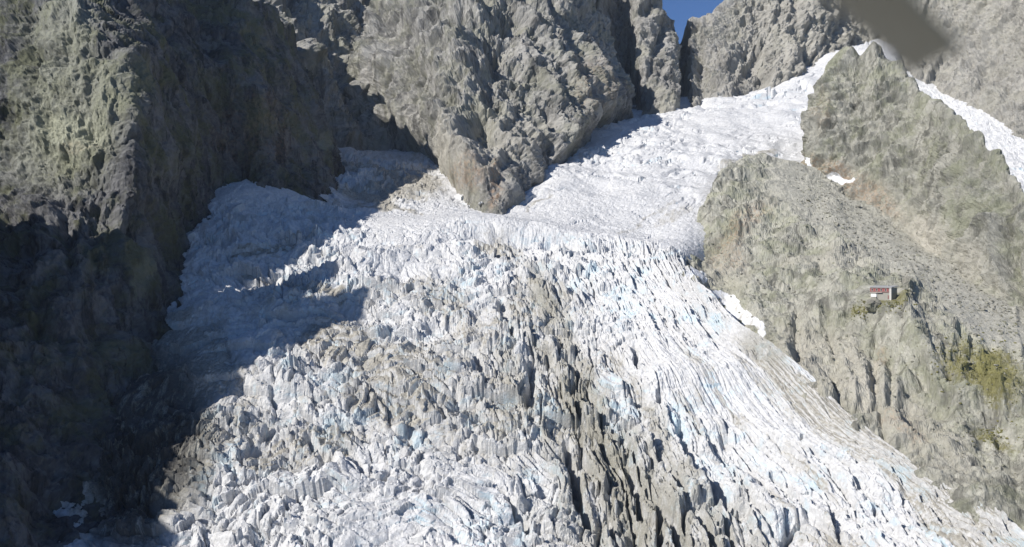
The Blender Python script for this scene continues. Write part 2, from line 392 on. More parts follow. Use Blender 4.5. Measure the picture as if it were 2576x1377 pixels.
for pts, wid, dep in [([(1340, 915), (1328, 1010)], 8, 13), ([(1264, 770), (1284, 850)], 6, 10), ([(1425, 1090), (1440, 1180), (1482, 1285)], 7, 17), ([(1590, 1150), (1610, 1230), (1628, 1295)], 5, 13),
                      ([(1655, 1250), (1668, 1390)], 8, 15), ([(1695, 1065), (1750, 1150), (1845, 1275)], 5, 11), ([(1590, 880), (1612, 930), (1652, 995)], 4.5, 9), ([(1255, 1225), (1335, 1312)], 5, 11), ([(1950, 1180), (1988, 1245)], 4, 9),
                      ([(1555, 1085), (1582, 1145)], 4.5, 10), ([(1195, 1095), (1245, 1145)], 5, 9), ([(1445, 960), (1462, 1065)], 5, 12), ([(1880, 1290), (1935, 1385)], 4.5, 9), ([(1525, 1255), (1572, 1355)], 6, 13), ([(1190, 880), (1210, 960)], 5, 9),
                      ([(1700, 1290), (1720, 1380)], 5, 11), ([(1120, 960), (1160, 1010)], 4, 7), ([(770, 1100), (830, 1165)], 7, 10), ([(1640, 760), (1720, 850), (1790, 900)], 4, 7), ([(1480, 700), (1530, 790)], 4, 7), ([(2040, 1100), (2130, 1190)], 3, 6), ([(2140, 1230), (2230, 1320)], 3, 6)]:
    dd = np.full(sh, 1e9)
    for (x0, y0), (x1, y1) in zip(pts[:-1], pts[1:]):
        vx, vy = x1 - x0, y1 - y0; t = np.clip(((px - x0) * vx + (py - y0) * vy) / (vx * vx + vy * vy), 0, 1)
        dd = np.minimum(dd, np.hypot(px - x0 - t * vx + 14 * wx + 10 * wx2, py - y0 - t * vy) * mpp)
    h -= 0.7 * dep * (1 - sstep(0.25, 1.0, dd * (1 + 0.5 * wy) / (0.5 * wid)))
S2 = S.copy(); S2[..., 2] += h; S2[..., 1] -= 0.35 * h * fall
n_d = fbm(X * 0.012 + 9, 4, 61).reshape(sh)
streak = fbm(D2(1 / 9., 1 / 110., 8.), 4, 63).reshape(sh)
dirt = 0.36 * fall + 0.26 * fall * n_d + 0.12 * plateau
dirt += 0.25 * mid + right * (-0.08 + 0.48 * streak) * (1 - 0.8 * sstep(3.2, 4.6, V)) - 0.12 * right * sstep(3.2, 4.6, V)
dirt += 0.35 * ell(px, py, 2200, 1130, 420, 45, 38) * right + 0.35 * ell(px, py, 2420, 1290, 260, 60, 38)
dirt += 0.28 * ell(px, py, 950, 620, 150, 30, -5) + 0.5 * ell(px, py, 760, 1130, 140, 40, -15) + 0.3 * ell(px, py, 850, 860, 90, 60)
dirt += 0.3 * ell(px, py, 990, 970, 130, 90) + 0.25 * ell(px, py, 700, 1330, 150, 45) + 0.3 * ell(px, py, 1260, 620, 60, 60)
dirt += 0.55 * ell(px, py, 300, 1150, 210, 190) + 0.35 * ell(px, py, 460, 900, 130, 110)
dirt += upper * (0.10 + 0.2 * n_d) + 0.3 * ell(px, py, 1900, 400, 110, 18, -12) + 0.4 * ell(px, py, 1690, 545, 70, 18, -25) + 0.25 * ell(px, py, 1000, 480, 120, 50)
for bp, bw in [([(560, 560), (700, 535), (870, 562)], 9), ([(700, 512), (850, 528), (980, 520)], 10), ([(870, 470), (960, 500), (1060, 540)], 9), ([(600, 640), (700, 610), (800, 590)], 8), ([(880, 420), (960, 440), (1060, 470)], 7),
               ([(620, 690), (740, 730), (860, 745)], 9), ([(1760, 470), (1640, 540), (1560, 580)], 8), ([(2020, 330), (1930, 390), (1820, 430)], 10), ([(1560, 320), (1450, 420), (1330, 520)], 8)]:
    dirt += 0.42 * band(px + 22 * wx, py + 14 * wy, bp, bw, 0.9)
left_arm = upper * (1 - sstep(1050, 1180, px)); dirt += 0.30 * left_arm
dirt -= 0.25 * ell(px, py, 640, 1290, 110, 70) + 0.2 * ell(px, py, 1230, 740, 60, 60) + 0.3 * np.clip(smoothbank, 0, 1)
dirt *= 1 - 0.25 * sstep(0, 1, upper * sstep(1300, 1450, px))
debris = mid * sstep(0.0, 0.5, R(fbm(D2(1 / 22., 1 / 80., 3.), 4, 65)) + 0.20 - 0.18 * (V - 2)) * 0.85
debris = np.maximum(debris, 0.95 * ell(px, py, 340, 1100, 170, 210, 12, 0.4))
debris = np.maximum(debris, 0.9 * ell(px, py, 1560, 1180, 70, 190, -22, 0.5))
debris = np.maximum(debris, 0.7 * ell(px, py, 1390, 790, 35, 120, -28, 0.5))
debris = np.maximum(debris, 0.6 * ell(px, py, 1930, 880, 70, 35, 25, 0.5))
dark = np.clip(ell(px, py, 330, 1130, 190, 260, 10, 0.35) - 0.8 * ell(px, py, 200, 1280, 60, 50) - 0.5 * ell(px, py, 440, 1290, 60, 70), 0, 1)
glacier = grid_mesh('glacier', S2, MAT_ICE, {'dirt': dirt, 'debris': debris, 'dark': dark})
structure(glacier, 'white crevassed icefall pouring down from two snowy arms beneath the rock walls', 'glacier')

# side glacier beyond the pyramid
sp = [[(2080,130,1480),(2200,90,1520),(2330,150,1500),(2450,200,1420),(2580,240,1350),(2760,280,1300)],
      [(2080,170,1380),(2200,130,1400),(2330,215,1350),(2450,262,1280),(2580,320,1200),(2760,380,1150)],
      [(2090,230,1280),(2210,200,1280),(2340,280,1220),(2460,330,1140),(2590,400,1060),(2760,470,1020)],
      [(2100,320,1180),(2220,300,1160),(2350,370,1080),(2480,430,1000),(2600,500,930),(2760,590,900)],
      [(2120,420,1080),(2240,420,1040),(2370,480,960),(2500,540,880),(2620,620,800),(2780,720,780)]]
S, U, V = surface(with_right([[P(*p) for p in r] for r in sp]), 3.0)
sh = S.shape[:2]; X = S.reshape(-1, 3); R = lambda a: a.reshape(sh)
h = 3.2 * 0.5 * R(cells(X * [1 / 13., 1 / 9., 0], 81, True)[1]) + 0.9 * R(cells(X * [1 / 6., 1 / 5., 0], 82, True)[1]) + R(fbm(X * 0.1, 4, 83)) * 1.5
S[..., 2] += h
o = grid_mesh('side_glacier', S, MAT_ICE, {'dirt': 0.1 + 0.2 * R(fbm(X * 0.012, 3, 84)), 'debris': np.zeros(sh)})
structure(o, 'far white glacier descending behind the pointed lichen-green rock pyramid', 'glacier')

# ------------------------------------------------------------------ rock
def cracks(n, seed, x, y, lean, length, width, depth):
    """random joints and small ribs: lean(px) gives how far each runs sideways per unit of drop"""
    rg = random.Random(seed); out = []
    for k in range(n):
        px = rg.uniform(*x); py = rg.uniform(*y); L = rg.uniform(*length); q = lean(px) + rg.uniform(-0.22, 0.22)
        mid = (px + q * L * 0.5 + rg.uniform(-6, 6), py + L * 0.5)
        out.append(([(px, py), mid, (px + q * L, py + L)], rg.uniform(*width), rg.uniform(*depth) * (-1 if k % 3 else 0.8)))
    return out
def rock(name, ctrl, mat, res, big, facet, sizes, label, cat, seed, vert=0.45, strata=None, damp=None, masks=None, rib=0.0, rib_size=30.0, tri=(), ribs=(), wres=2.3, solid=False, nblur=20):
    S, U, V = surface(ctrl, res, wres)
    sh = S.shape[:2]; X = S.reshape(-1, 3); N0 = normals(S); N = blurred(N0, nblur); px, py = proj(S)
    R = lambda a: a.reshape(sh)
    warp = np.stack([fbm(X / 40.0 + k * 31, 3, seed + k) for k in range(3)], 1)
    au = np.concatenate([[0], np.cumsum(np.linalg.norm(np.diff(S, axis=1), axis=2).mean(0))]); bv = np.concatenate([[0], np.cumsum(np.linalg.norm(np.diff(S, axis=0), axis=2).mean(1))])
    A, B = np.meshgrid(au, bv); A = A.ravel() + warp[:, 0] * 5; B = B.ravel() + warp[:, 1] * 8
    lean = strata[0] if strata is not None else 0.0
    d = big * R(fbm(X / (big * 12.0), 2, seed + 5))
    if rib: d += rib * (R(ridged(X * [1 / rib_size, 1 / rib_size, 0.22 / rib_size] + warp * 0.25, 4, seed + 9)) - 0.7)
    Tm = np.nanmean(np.diff(S, axis=1).reshape(-1, 3), axis=0); Tm[2] = 0; Tm /= np.linalg.norm(Tm)
    al = X @ Tm
    for k, (wl, am, tl) in enumerate(tri):          # sharp ribs running down the wall
        ph = R((al + tl * X[:, 2]) / wl + 0.5 * fbm(X / (wl * 2.2) * [1, 1, 0.6] + 40 + k * 11, 3, seed + 60 + k))
        d += am * (0.35 + 0.65 * sstep(-0.5, 0.4, R(fbm(X / (wl * 3.0) + 70 + k, 2, seed + 65 + k)))) * (2 * np.abs(2 * (ph - np.floor(ph)) - 1) - 1)
    wv = R(fbm(X / 25.0 + 3, 3, seed + 70)); mpp = np.clip(S[..., 1], 50, None) / F
    for pts, wid, am in ribs:                       # the ribs and gullies one can point to
        dd = np.full(sh, 1e9)
        for (x0, y0), (x1, y1) in zip(pts[:-1], pts[1:]):
            vx, vy = x1 - x0, y1 - y0
            t = np.clip(((px - x0) * vx + (py - y0) * vy) / (vx * vx + vy * vy), 0, 1)
            dd = np.minimum(dd, np.hypot(px - x0 - t * vx, py - y0 - t * vy) * mpp)
        d += am * np.clip(1 - dd * (1 + 0.35 * wv) / wid, 0, 1)
    tone = np.zeros(sh)
    for k, z in enumerate(sizes):
        sg = 1.0 if k % 2 == 0 else -0.6
        vk = vert if k < 3 else 0.5 + 0.5 * vert
        if solid:
            X2 = X + warp * 4
            Q = np.stack([(X2[:, 0] - lean * sg * X2[:, 2]) / z, (X2[:, 1] + 0.4 * X2[:, 2]) / z, X2[:, 2] * vk / z], 1) + k * 13.7
        else:
            Q = np.stack([(A + lean * sg * B) / z, B * vk / z, np.zeros(len(A))], 1) + k * 13.7
        e, fa, do, co = cells(Q, seed + 20 + k, not solid, 0.25, 2.2, True); co = co - co.mean()
        d += facet * z * ((-1.9, -1.9, 1.8, -2.3, 2.3)[min(k, 4)] * R(co) + 0.22 * R(fa) - 0.12 * (1 - sstep(0, 0.12, R(e))))
        tone += R(fa) * (0.5 if k else 0.3)
    d += facet * 0.9 * sizes[-1] * R(fbm(X / (sizes[-1] * 1.2), 3, seed + 40, 0.6))
    wpx = px + 14 * R(warp[:, 0]) + 5 * R(fbm(X / 6.0, 2, seed + 50)); wpy = py + 14 * R(warp[:, 1]) + 5 * R(fbm(X / 6.0 + 9, 2, seed + 51))
    at = {k: np.zeros(sh) for k in ('pale', 'rust', 'grass', 'scree', 'snow')}; at['tone'] = np.clip(0.5 + 0.5 * tone, 0, 1)
    if masks: masks(at, wpx, wpy, S, N)
    d *= 1 - np.clip(0.85 * at['snow'] + 0.72 * at['scree'], 0, 0.9)
    if damp is not None: d *= damp(px, py, U, V)
    o = grid_mesh(name, S + N * d[..., None], mat, at)
    return structure(o, label, cat)

def with_under(rows, down=18.0, k=0.6):
    """adds a buried row below the last one"""
    last, prev = np.array(rows[-1]), np.array(rows[-2])
    u = last + (last - prev) * k; u[:, 2] -= down
    return rows + [u.tolist()]
def with_back(rows, back, drop):
    """adds a row behind the crest, so the mass has a far side"""
    f = np.array(rows[0]); b = f + np.array(back); b[:, 2] -= drop
    return [b.tolist()] + rows
def from_cols(cols): return [[P(*((c[r] if len(c[r]) == 3 else c[r] + (gY(*c[r]),)))) for c in cols] for r in range(len(cols[0]))]

# left cliff
cols = [
 [(-420,-120,700),(-420,60,660),(-420,200,640),(-430,330,620),(-430,470,585),(-430,640,540),(-430,900,470),(-420,1200,400),(-420,1500,350)],
 [(-180,-200,680),(-190,0,620),(-190,140,590),(-190,300,575),(-190,440,560),(-190,600,500),(-190,850,420),(-190,1150,350),(-190,1500,290)],
 [(40,-200,690),(20,0,605),(10,130,565),(0,300,545),(0,450,532),(0,640,455),(0,950,385),(0,1300,325),(0,1600,280)],
 [(200,-200,700),(150,0,590),(165,130,545),(175,290,528),(175,450,512),(180,640,462),(150,940,405),(100,1270,348),(40,1600,290)],
 [(330,-200,730),(235,0,590),(290,118,540),(330,300,522),(328,450,508),(330,640,487),(320,880,450),(290,1130,395),(240,1450,330)],
 [(450,-200,760),(380,0,672),(400,130,628),(430,300,586),(435,450,562),(428,600,552),(425,760,520),(400,950,462),(370,1160,415)],
 [(478,-25,790),(492,20,745),(512,130,695),(540,290,688),(562,400,690),(578,487,688),(582,555,655),(545,610,625),(440,760,590)],
 [(612,22,790),(622,50,768),(636,150,725),(658,280,708),(671,390,706),(682,430,702),(692,468,698),(705,512,700),(710,560,690)],
 [(715,75,890),(730,130,845),(765,215,818),(795,320,800),(812,400,780),(822,450,762),(832,505,740),(838,540,728),(835,600,715)],
 [(690,100,1000),(750,160,960),(800,240,930),(836,330,900),(848,410,880),(851,460,865),(853,515,850),(858,550,830),(860,600,800)],
]
rows = from_cols(cols)
rows = with_back(rows, (-110, 30, 0), 90)
def m_left(at, px, py, S, N):
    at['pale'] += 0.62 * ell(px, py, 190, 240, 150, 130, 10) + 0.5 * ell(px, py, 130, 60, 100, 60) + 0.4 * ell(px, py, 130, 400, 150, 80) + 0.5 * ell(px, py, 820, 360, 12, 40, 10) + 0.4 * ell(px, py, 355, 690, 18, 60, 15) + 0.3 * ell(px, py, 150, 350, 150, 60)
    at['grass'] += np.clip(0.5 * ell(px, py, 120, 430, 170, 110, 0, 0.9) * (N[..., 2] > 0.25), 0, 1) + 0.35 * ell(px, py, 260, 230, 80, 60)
    at['rust'] += 0.3 * ell(px, py, 640, 330, 120, 90) + 0.3 * ell(px, py, 200, 380, 60, 12)
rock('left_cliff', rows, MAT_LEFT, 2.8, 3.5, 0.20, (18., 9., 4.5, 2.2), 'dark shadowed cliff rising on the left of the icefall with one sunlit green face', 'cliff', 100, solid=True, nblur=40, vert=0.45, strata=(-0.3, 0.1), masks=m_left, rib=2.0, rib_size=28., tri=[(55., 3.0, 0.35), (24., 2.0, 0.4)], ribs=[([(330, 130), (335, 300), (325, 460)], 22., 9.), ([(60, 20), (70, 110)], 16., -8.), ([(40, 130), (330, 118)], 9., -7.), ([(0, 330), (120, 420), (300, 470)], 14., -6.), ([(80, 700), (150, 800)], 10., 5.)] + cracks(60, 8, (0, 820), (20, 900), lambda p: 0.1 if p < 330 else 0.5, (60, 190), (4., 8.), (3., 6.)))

# unseen ridge added beyond the left edge, shaped to shade cliff foot and ice
edge = [(400,1340), (490,1050), (667,905), (755,793), (940,740)]     # wanted shadow edge on the ice; the crest is worked back from it
crest = []
for ex, ey in edge:
    T = np.array(P(ex, ey, gY(ex, ey))); q = T + SUN * ((-340 - T[0]) / SUN[0]); crest.append((q[1], q[2]))
for ex, ey, dz in ((800, 735, 0), (800, 690, -6), (900, 670, -8)):
    T = np.array(P(ex, ey, gY(ex, ey))); q = T + SUN * ((-340 - T[0]) / SUN[0]); crest.append((q[1], q[2] + dz))
crest = sorted(crest, reverse=True)
print('crest', crest)
y0 = crest[0][0]
crest = [(y0 + 200, 30), (y0 + 100, 50), (y0 + 60, crest[0][1] - 105), (y0 + 30, crest[0][1] - 85), (y0 + 12, crest[0][1] - 45)] + crest + [(crest[-1][0] - 45, crest[-1][1] - 12)]
rw = [[(-440, y - 20, 0.3 * z - 20) for y, z in crest], [(-375, y - 6, z - 14) for y, z in crest], [(-340, y, z) for y, z in crest],
      [(-318 - 0.05 * y + 10, y, z - 40) for y, z in crest], [(-(0.66 * y + 14) if y < 400 else -0.66 * y - 10, y, -130 + 0.25 * (y - 180)) for y, z in crest]]
rock('shading_ridge', rw, MAT_LEFT, 4.0, 2.5, 0.28, (22., 10., 4.5), 'unseen rock ridge added beyond the left edge to shade the cliff foot and the ice', 'ridge', 150)

# wall behind the left cliff
cols = [
 [(200,-320,1010),(390,-40,1090),(400,120,1050),(430,260,1010),(460,380,970)],
 [(500,-220,1120),(500,-40,1060),(520,100,1020),(580,240,985),(650,400,940)],
 [(600,-220,1110),(590,-40,1045),(660,90,1010),(720,220,975),(790,390,940)],
 [(690,-220,1230),(690,-40,1160),(740,100,1100),(790,230,1050),(830,385,965)],
 [(770,-220,1240),(770,-40,1190),(810,100,1135),(845,230,1090),(880,375,1000)],
 [(860,-220,1280),(850,-40,1230),(870,90,1175),(890,200,1135),(910,365,1050)],
 [(960,-220,1340),(960,-40,1290),(960,90,1240),(960,200,1200),(970,370,1130)],
 [(1080,-220,1480),(1080,-40,1440),(1080,90,1400),(1080,200,1350),(1080,370,1200)],
]
rows = with_under(with_back(from_cols(cols), (0, 160, 0), 120))
rock('back_wall', rows, MAT_BUTT, 2.8, 6.0, 0.26, (26., 12., 6., 3.0), 'bluish shaded mountain wall beyond the left cliff', 'mountain', 200, solid=True, vert=0.32, strata=(-0.4, 0.0), rib=3.0, rib_size=55., tri=[(80., 8., 0.3), (30., 3., 0.3)], ribs=[([(560, -20), (600, 60), (690, 130), (760, 220), (830, 340)], 50., 24.), ([(740, -10), (800, 90), (870, 190)], 50., 26.), ([(830, -10), (870, 90), (900, 190)], 40., 22.)] + cracks(24, 4, (500, 900), (-10, 260), lambda p: 0.5, (50, 140), (6., 10.), (5., 9.)))

# central buttress
cols = [
 [(870,-90,1430),(885,-20,1370),(870,100,1290),(850,220,1210),(855,310,1100),(868,378)],
 [(950,-70,1320),(955,-20,1260),(930,100,1185),(905,225,1110),(925,310,1030),(960,372)],
 [(1020,-70,1270),(1030,-20,1200),(1020,100,1120),(1000,200,1045),(1010,300,975),(1050,386)],
 [(1100,-70,1210),(1100,-20,1120),(1080,110,1030),(1060,230,960),(1080,330,890),(1108,422)],
 [(1180,-70,1150),(1170,-20,1060),(1150,120,965),(1130,260,885),(1130,380,815),(1152,490)],
 [(1245,-60,1120),(1240,-20,1060),(1230,120,960),(1220,260,865),(1220,400,770),(1230,535)],
 [(1290,-60,1130),(1275,-20,1070),(1305,130,985),(1370,265,925),(1400,370,875),(1340,470)],
 [(1370,-60,1200),(1365,-20,1130),(1400,120,1050),(1445,225,985),(1455,310,935),(1445,378)],
 [(1450,-60,1290),(1445,-20,1230),(1475,110,1160),(1510,210,1090),(1525,272,1050),(1520,320)],
 [(1530,-60,1380),(1510,-20,1330),(1540,120,1270),(1580,210,1220),(1592,255,1195),(1600,292)],
]
rows = with_under(with_back(from_cols(cols), (0, 160, 0), 100))
def m_butt(at, px, py, S, N):
    at['rust'] += 0.9 * ell(px, py, 1240, 470, 14, 60, 8) + 0.5 * ell(px, py, 1180, 440, 50, 30, -30) + 0.3 * ell(px, py, 1480, 220, 50, 70)
    at['pale'] += 0.35 * ell(px, py, 1230, 350, 140, 70, -20) + 0.4 * ell(px, py, 1130, 380, 25, 60, 10)
    at['grass'] += 0.15 * ell(px, py, 1280, 400, 120, 60)
    at['snow'] += 0.75 * ell(px, py, 1142, 505, 10, 5) + 0.8 * ell(px, py, 1200, 506, 8, 3)
rock('rock_buttress', rows, MAT_BUTT, 2.6, 3.0, 0.27, (24., 11., 5.5, 2.8), 'grey central rock buttress splitting the glacier into two arms', 'mountain', 300, solid=True, nblur=70, vert=0.36, strata=(0.5, 0.0), masks=m_butt, damp=lambda px, py, U, V: 1 - 0.5 * sstep(4.3, 5.9, V), rib=3.0, rib_size=50., tri=[(70., 9., 0.55), (30., 4.0, 0.45)],
     ribs=[([(1284, 0), (1319, 65), (1374, 185), (1414, 300), (1439, 380)], 42., 12.), ([(1080, 40), (1010, 110), (955, 200)], 40., 22.), ([(1080, 40), (1115, 130), (1120, 260), (1140, 400)], 35., 16.),
           ([(1290, 40), (1244, 140), (1232, 230), (1215, 330)], 26., -18.), ([(1190, 0), (1165, 110), (1150, 200)], 34., 16.), ([(1390, 30), (1430, 110), (1500, 220)], 40., 14.),
           ([(960, 20), (950, 110), (915, 230)], 36., 18.), ([(1000, 30), (985, 120)], 26., -18.)] + cracks(44, 3, (940, 1420), (-10, 430), lambda p: -0.55 if p < 1290 else 0.5, (50, 170), (5., 9.), (5., 9.)))

# right back wall with the towers and the notch
cols = [
 [(1400,-160,1460),(1400,-40,1420),(1420,110,1370),(1440,230,1320),(1460,330,1250)],
 [(1490,-160,1440),(1490,-40,1395),(1505,110,1345),(1540,210,1300),(1570,305,1220)],
 [(1545,-140,1480),(1545,-40,1450),(1550,90,1400),(1570,190,1350),(1600,300,1235)],
 [(1600,-140,1430),(1600,-30,1380),(1600,90,1330),(1610,200,1280),(1625,300,1220)],
 [(1652,-5,1430),(1656,40,1400),(1668,110,1350),(1682,200,1300),(1690,302,1225)],
 [(1672,66,1450),(1680,95,1430),(1692,150,1400),(1705,230,1345),(1708,300,1240)],
 [(1700,118,1475),(1702,130,1465),(1704,165,1430),(1715,230,1365),(1722,292,1250)],
 [(1732,62,1455),(1736,95,1430),(1738,150,1385),(1742,220,1340),(1745,288,1250)],
 [(1785,64,1455),(1786,98,1425),(1775,150,1380),(1780,215,1335),(1785,285,1260)],
 [(1822,22,1455),(1826,70,1420),(1826,130,1375),(1815,200,1330),(1820,275,1265)],
 [(1862,-40,1460),(1872,20,1420),(1860,110,1370),(1865,190,1325),(1870,268,1270)],
 [(1960,-120,1460),(1960,0,1420),(1960,90,1380),(1950,160,1350),(1935,240,1290)],
 [(2060,-150,1480),(2060,-30,1440),(2060,60,1410),(2055,120,1385),(2045,172,1345)],
 [(2190,-180,1560),(2190,-60,1520),(2190,20,1490),(2185,70,1470),(2180,98,1450)],
 [(2330,-180,1580),(2330,-60,1530),(2330,50,1480),(2330,130,1440),(2330,184,1370)],
 [(2460,-180,1500),(2460,-40,1440),(2460,80,1390),(2460,170,1340),(2455,225,1290)],
 [(2580,-180,1400),(2580,-20,1340),(2580,110,1290),(2570,220,1240),(2560,288,1190)],
 [(2780,-180,1300),(2780,0,1240),(2780,140,1190),(2770,270,1140),(2760,400,1090)],
]
rows = with_under(with_back(from_cols(cols), (20, 130, 0), 130))
def m_far(at, px, py, S, N):
    at['pale'] += 0.45 * sstep(1700, 2000, px)
    at['snow'] += 0.8 * ell(px, py, 2000, 215, 60, 14, -32) + 0.6 * ell(px, py, 2060, 155, 20, 5, -15)
rock('headwall', with_right(rows), MAT_FAR, 2.6, 6.0, 0.28, (28., 13., 6.5, 3.3), 'pale grey headwall with jagged towers and a sky notch at the top', 'mountain', 400, solid=True, vert=0.36, strata=(0.3, 0.0), masks=m_far, damp=lambda px, py, U, V: 0.4 + 0.6 * sstep(1.0, 1.8, V), rib=3.0, rib_size=45., tri=[(95., 9., 0.25), (38., 3., -0.35)],
     ribs=[([(1500, -20), (1530, 90), (1570, 200)], 45., 24.), ([(1600, -30), (1610, 110), (1640, 290)], 45., 20.), ([(1660, 60), (1680, 150), (1690, 300)], 30., 14.), ([(1555, 0), (1570, 120), (1600, 250)], 30., -22.),
           ([(1735, 90), (1740, 160), (1745, 285)], 20., 12.), ([(1712, 100), (1716, 200), (1715, 290)], 22., -22.), ([(1752, 70), (1758, 180)], 12., -12.), ([(1810, 0), (1800, 120), (1800, 270)], 40., 16.), ([(1910, 0), (1880, 100), (1870, 200)], 40., -14.),
           ([(2040, 20), (2000, 110), (1960, 220)], 40., 15.), ([(2400, 60), (2350, 140)], 40., 12.), ([(2560, 60), (2500, 180)], 40., -14.)] + cracks(50, 5, (1490, 2576), (0, 240), lambda p: -0.15 if p < 1780 else -0.45, (50, 150), (5., 10.), (5., 9.)))

# pyramid
crest = [(2072,200,890),(2082,172,895),(2104,146,895),(2130,131,893),(2153,137,890),(2166,152,888),(2184,134,885),(2198,116,883),(2212,132,880),(2224,152,875),(2255,162,860),(2280,190,840),(2325,240,795),(2395,290,725),(2455,340,670),(2505,390,635),(2550,450,605),(2580,495,585),(2680,640,540)]
basep = [(2030,435,830),(2045,445,820),(2070,462,808),(2095,478,795),(2115,490,785),(2130,500,775),(2150,512,764),(2170,525,752),(2190,538,742),(2210,552,730),(2240,575,708),(2270,598,690),(2320,630,655),(2390,675,608),(2450,715,565),(2500,750,535),(2550,790,510),(2600,820,490),(2700,880,460)]
rows = []
for t in (0, 0.22, 0.45, 0.7, 1.0):
    rows.append([P(a[0] + (b[0] - a[0]) * t - (12 * math.sin(math.pi * t) if i < 3 else 0), a[1] + (b[1] - a[1]) * t, a[2] + (b[2] - a[2]) * (t ** 0.85)) for i, (a, b) in enumerate(zip(crest, basep))])
rows = with_under(with_back(rows, (35, 90, 0), 70))
rows = [[(r[0][0] + 60, r[0][1] + 90, r[0][2] - 20 - 10 * i), (r[0][0] + 13, r[0][1] + 24, r[0][2] - 4 - i)] + r for i, r in enumerate(rows)]
def m_pyr(at, px, py, S, N):
    at['rust'] += 0.8 * ell(px, py, 2090, 430, 60, 30, 20) + 0.7 * ell(px, py, 2180, 490, 90, 22, 30) + 0.3 * ell(px, py, 2075, 280, 20, 40)
    at['pale'] += 0.75 * ell(px, py, 2260, 560, 140, 50, 35) + 0.6 * ell(px, py, 2400, 640, 120, 50, 40) + 0.5 * ell(px, py, 2110, 440, 70, 25, 10)
    at['snow'] += 0.9 * ell(px, py, 2110, 452, 42, 9, -6) + 0.9 * ell(px, py, 2015, 418, 40, 10, -25)
rock('rock_pyramid', with_right(rows), MAT_PYR, 2.6, 5.0, 0.26, (20., 9., 4.5, 2.2), 'pointed greenish rock pyramid with a notched top beside the upper glacier', 'mountain', 500, solid=True, vert=0.45, strata=(0.6, 0.1), masks=m_pyr, damp=lambda px, py, U, V: 0.3 + 0.7 * sstep(1.0, 1.9, V), rib=2.5, rib_size=22., wres=1.6, tri=[(42., 4.5, -0.6), (14., 1.8, -0.7)], ribs=[([(2198, 116), (2205, 250), (2240, 420)], 30., 8.), ([(2128, 131), (2100, 260), (2070, 400)], 25., 7.), ([(2400, 295), (2390, 420), (2420, 600)], 30., 9.), ([(2535, 560), (2560, 740)], 10., -11.), ([(2500, 520), (2520, 700)], 16., 8.), ([(2165, 152), (2180, 300)], 18., -7.)] + cracks(46, 6, (2080, 2600), (170, 700), lambda p: -0.6, (40, 130), (3., 5.5), (2.2, 4.5)))

# slope that carries the hut
G = lambda x, y: (x, y, gY(x, y))
rows = [
 [(1850,405,810),(1930,398,815),(2040,420,815),(2150,495,765),(2300,600,680),(2450,700,580),(2576,785,515),(2750,900,460)],
 [(1812,436,750),(1905,424,752),(2010,470,725),(2130,550,670),(2280,645,598),(2420,738,527),(2576,850,468),(2750,980,412)],
 [(1790,470,728),(1860,490,705),(1970,545,660),(2090,635,596),(2235,700,540),(2385,800,480),(2576,940,428),(2750,1080,372)],
 [(1765,530,695),(1820,570,655),(1920,640,603),(2050,700,553),(2200,752,492),(2360,870,440),(2576,1030,396),(2750,1180,346)],
 [(1740,590,662),(1785,650,614),(1870,720,562),(1995,800,518),(2155,885,474),(2330,1020,426),(2576,1180,376),(2750,1310,330)],
 [G(1712,640),G(1745,712),G(1835,795),G(1985,892),G(2130,1035),G(2290,1135),G(2576,1345),(2750,1480,305)],
]
rows = with_under([[P(*p) for p in r] for r in rows], 14, 0.35)
def m_slope(at, px, py, S, N):
    at['grass'] += 0.95 * ell(px, py, 2430, 915, 105, 65, 30, 0.9) + 0.9 * ell(px, py, 2505, 1095, 80, 26, 20, 0.9) + 0.85 * ell(px, py, 2230, 765, 60, 16, 5) + 0.8 * ell(px, py, 2165, 785, 25, 16) + 0.6 * ell(px, py, 2540, 930, 70, 120) + 0.35 * ell(px, py, 2430, 720, 90, 30, 20)
    at['scree'] += np.clip(0.9 * band(px, py, [(1985, 445), (2120, 555), (2300, 655), (2480, 765), (2700, 870)], 62) + 0.8 * ell(px, py, 2470, 800, 110, 45, 35), 0, 1)
    at['pale'] += 0.8 * ell(px, py, 2080, 920, 150, 90, 35) + 0.7 * ell(px, py, 2300, 1080, 170, 60, 35) + 0.5 * ell(px, py, 1830, 690, 60, 60) + 0.5 * ell(px, py, 2100, 670, 140, 22)
    at['rust'] += 0.6 * ell(px, py, 1880, 570, 70, 25, -30) + 0.45 * ell(px, py, 1830, 640, 50, 40) + 0.5 * ell(px, py, 2270, 1080, 60, 25, 30) + 0.4 * ell(px, py, 2215, 900, 20, 40)
    at['snow'] += 0.95 * ell(px, py, 1700, 590, 70, 20, -30) + 0.95 * ell(px, py, 1752, 692, 28, 14, 10) + 0.95 * ell(px, py, 1815, 755, 40, 14, 25) + 0.95 * ell(px, py, 1870, 808, 60, 15, 30)
slope = rock('rock_slope', with_right(rows), MAT_SLOPE, 2.6, 5.0, 0.17, (18., 8., 4., 1.9), 'pale rocky slope with scree, grass and cliffs carrying the mountain hut', 'slope', 600, solid=True, nblur=40, vert=0.85, strata=(0.5, 0.3), masks=m_slope, rib=2.0, rib_size=20., wres=1.3, tri=[(32., 3.5, 0.5), (12., 1.0, -0.4)], damp=lambda px, py, U, V: 1 - 0.85 * ell(px, py, 2215, 742, 60, 28), ribs=[([(2290, 700), (2320, 790), (2350, 900), (2400, 1000)], 12., 9.), ([(2310, 760), (2350, 850), (2395, 960)], 8., -9.), ([(2085, 540), (2095, 600), (2110, 650)], 14., 8.), ([(2230, 770), (2250, 900), (2260, 1050)], 16., 6.), ([(2470, 900), (2480, 1060)], 10., -7.), ([(2130, 800), (2160, 930), (2200, 1040)], 16., 6.)] + cracks(36, 9, (2000, 2576), (760, 1150), lambda p: 0.15, (40, 130), (2.5, 5.), (2.5, 5.)))

